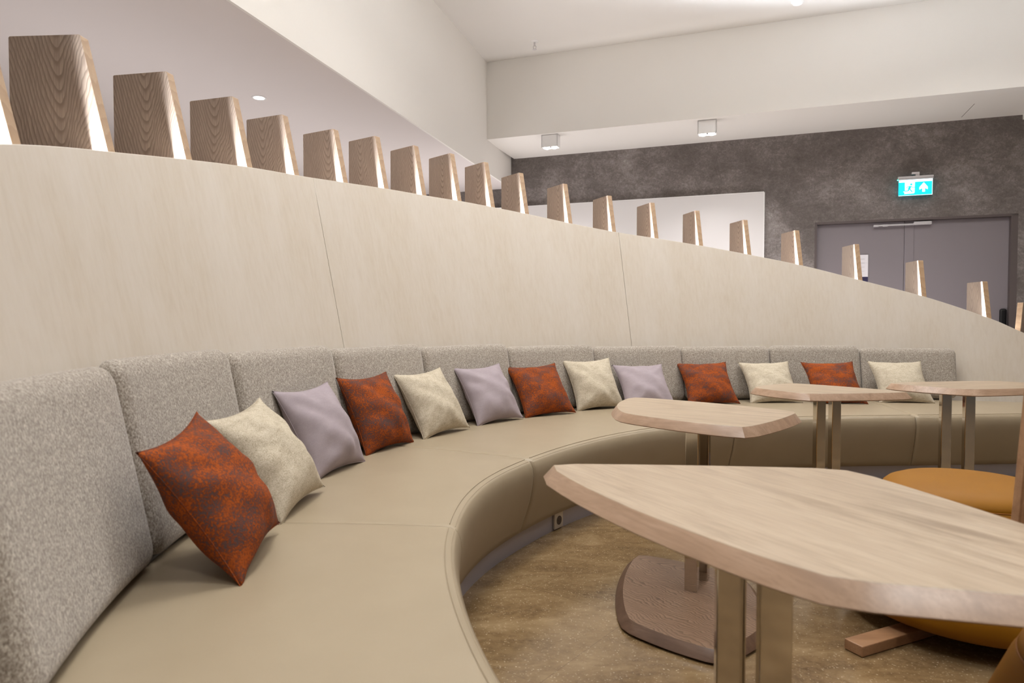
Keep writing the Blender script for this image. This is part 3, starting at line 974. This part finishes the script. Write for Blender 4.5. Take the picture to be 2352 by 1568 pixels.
def side_table(label, corners, bulge, legs, base, rot, leg_w=0.055, leg_rot=-10, base_bulge=None):
    c = sum((Vector(p) for p in corners), Vector((0, 0))) / len(corners)
    t = empty('side_table', (c.x, c.y, 0), rot)
    tag(t, label, 'table', 'low wooden lounge tables with steel legs')
    rm = Matrix.Rotation(-rot, 2)
    loc = lambda p: rm @ (Vector(p) - c)
    top = outline([loc(p) for p in corners], bulge)
    low = offset(top, 0.026)
    bm = bmesh.new()
    tf, side, bf = ring_stack(bm, [(top, ZT), (offset(top, 0.0012), ZT - 0.0012), (offset(low, -0.001), ZT - 0.033), (low, ZT - 0.0345), (offset(low, -0.004), ZT - 0.038), (offset(low, -0.03), ZT - 0.042)])
    for fs in side[1:]:
        for f in fs: f.material_index = 1
    bf.material_index = 1
    o = bm_obj('table_top', bm, [M['table'], M['table_edge']], t)
    autosmooth(o, 25)
    zb = 0.042
    ang = R(leg_rot) - rot
    for p in legs:
        q = loc(p)
        bm = bmesh.new()
        add_box(bm, (0, 0, (ZT - 0.042 - zb) / 2), (leg_w, 0.04, ZT - 0.042 - zb), ang, 0.0025, 2)
        bm_obj('leg', bm, M['chrome'], t, (q.x, q.y, zb))
    bt = outline([loc(p) for p in base], base_bulge or [0.03] * len(base))
    bl_ = offset(bt, 0.03)
    bm = bmesh.new()
    tf, side, bf = ring_stack(bm, [(bt, zb), (offset(bl_, -0.001), 0.012), (bl_, 0.010), (offset(bl_, -0.004), 0.006)])
    for fs in side:
        for f in fs: f.material_index = 1
    autosmooth(bm_obj('base_plate', bm, [M['base'], M['base_edge']], t), 25)
    bm = bmesh.new(); ring_stack(bm, [(offset(bl_, -0.03), 0.006), (offset(bl_, -0.03), 0.0)])
    bm_obj('glide', bm, M['black'], t)
    return t
def base_from(corners, legs, s):
    c = (Vector(legs[0]) + Vector(legs[1])) / 2
    cc = sum((Vector(p) for p in corners), Vector((0, 0))) / len(corners)
    return [tuple(c + (Vector(p) - cc) * s) for p in corners]

near_c = [(0.09, 1.80), (0.47, 0.995), (1.00, 0.86), (0.86, 1.735)]
side_table('large wooden table in the right foreground with pale chamfered top', near_c, [0.045, 0.0, 0.02, 0.012],
           [(0.427, 1.32), (0.467, 1.20)], base_from([(0.2, 1.6), (0.47, 1.0), (0.85, 0.95), (0.75, 1.6)], [(0.427, 1.32), (0.467, 1.20)], 0.6), R(-63))
small_c = [(0.60, 3.375), (0.46, 2.79), (0.82, 2.41), (1.19, 2.83)]
side_table('wooden table just behind the foreground table, its base plate showing below', small_c, [0.05, 0.02, 0.02, 0.04],
           [(0.719, 2.70), (0.794, 2.815)], [(0.58, 3.12), (0.42, 2.43), (0.67, 2.197), (0.89, 2.39), (0.97, 2.85)], R(-38), leg_w=0.05, leg_rot=-28, base_bulge=[0.04, 0.015, 0.015, 0.02, 0.02])
mid_c = [(1.37, 3.86), (1.54, 3.53), (2.11, 3.61), (1.70, 4.12)]
side_table('middle far wooden table in front of the sofa, narrow tips left and right', mid_c, [0.02, 0.02, 0.03, 0.03],
           [(1.74, 3.85), (1.85, 3.90)], base_from(mid_c, [(1.74, 3.85), (1.85, 3.90)], 0.8), R(-48), leg_rot=8)
right_c = [(2.28, 4.13), (2.55, 3.75), (3.20, 3.93), (3.06, 4.27)]
side_table('far wooden table at the right edge of the picture, top cut by the frame', right_c, [0.03, 0.02, 0.02, 0.04],
           [(2.58, 4.05), (2.72, 4.05)], base_from(right_c, [(2.62, 4.05), (2.76, 4.05)], 0.75), R(15))

# ---------------------------------------------------------------- mustard stools
def stool(name, label, cat, loc, rot):
    s = empty(name, (loc[0], loc[1], 0), rot)
    tag(s, label, cat, 'mustard leather stools')
    bm = bmesh.new()
    prof = [(0.0, 0.535), (0.10, 0.534), (0.18, 0.530), (0.235, 0.522), (0.268, 0.509), (0.283, 0.496), (0.288, 0.484), (0.287, 0.478)]
    lathe(bm, prof, 72)
    bmesh.ops.remove_doubles(bm, verts=bm.verts, dist=0.0004)
    bm_obj('seat_cushion', bm, M['yellow'], s, smooth=True)
    bm = bmesh.new()
    prof = [(0.287, 0.478), (0.300, 0.462), (0.325, 0.40), (0.360, 0.31), (0.395, 0.22), (0.420, 0.15), (0.425, 0.115), (0.415, 0.088), (0.39, 0.070), (0.32, 0.062), (0.0, 0.06)]
    lathe(bm, prof, 72)
    bmesh.ops.remove_doubles(bm, verts=bm.verts, dist=0.0004)
    bm_obj('body', bm, M['yellow'], s, smooth=True)
    bm = bmesh.new()
    tube(bm, [(0.2885 * math.cos(2 * math.pi * k / 72), 0.2885 * math.sin(2 * math.pi * k / 72), 0.479) for k in range(73)], 0.002, 5)
    bm_obj('seam', bm, M['yellow_seam'], s, smooth=True)
    for k in range(2):
        bm = bmesh.new()
        add_box(bm, (0, 0, 0.02 + 0.036 * k), (1.22, 0.07, 0.036), R(25 + 90 * k), 0.003)
        bm_obj('foot_bar', bm, M['chairwood'], s)
    return s
stool('stool', 'mustard leather stool beyond the foreground table, round top fully visible', 'stool', (1.70, 2.52), R(0))
s2 = stool('stool_chair', 'mustard stool chair tucked under the foreground table at the lower right corner', 'stool', (1.23, 1.16), R(0))
bm = bmesh.new()
# slightly tilted wooden back plank
pts = [(-0.141, 0.45), (0.26, 0.45), (0.26, 0.98), (-0.060, 0.98)]
A = [bm.verts.new((x, 0.30 + 0.10 * (z - 0.3), z)) for x, z in pts]; B = [bm.verts.new((x, 0.33 + 0.10 * (z - 0.3), z)) for x, z in pts]
bm.faces.new(A); bm.faces.new(B)
for i in range(4): bm.faces.new((A[i], A[(i + 1) % 4], B[(i + 1) % 4], B[i]))
bmesh.ops.bevel(bm, geom=list(bm.edges), offset=0.004, segments=2, affect='EDGES')
bm_obj('back_plank', bm, M['chairwood'], s2)
for x in (0.0, 0.14):
    bm = bmesh.new(); add_box(bm, (x, 0.31, 0.43), (0.03, 0.05, 0.10), bevel=0.003)
    bm_obj('bracket', bm, M['steel'], s2)
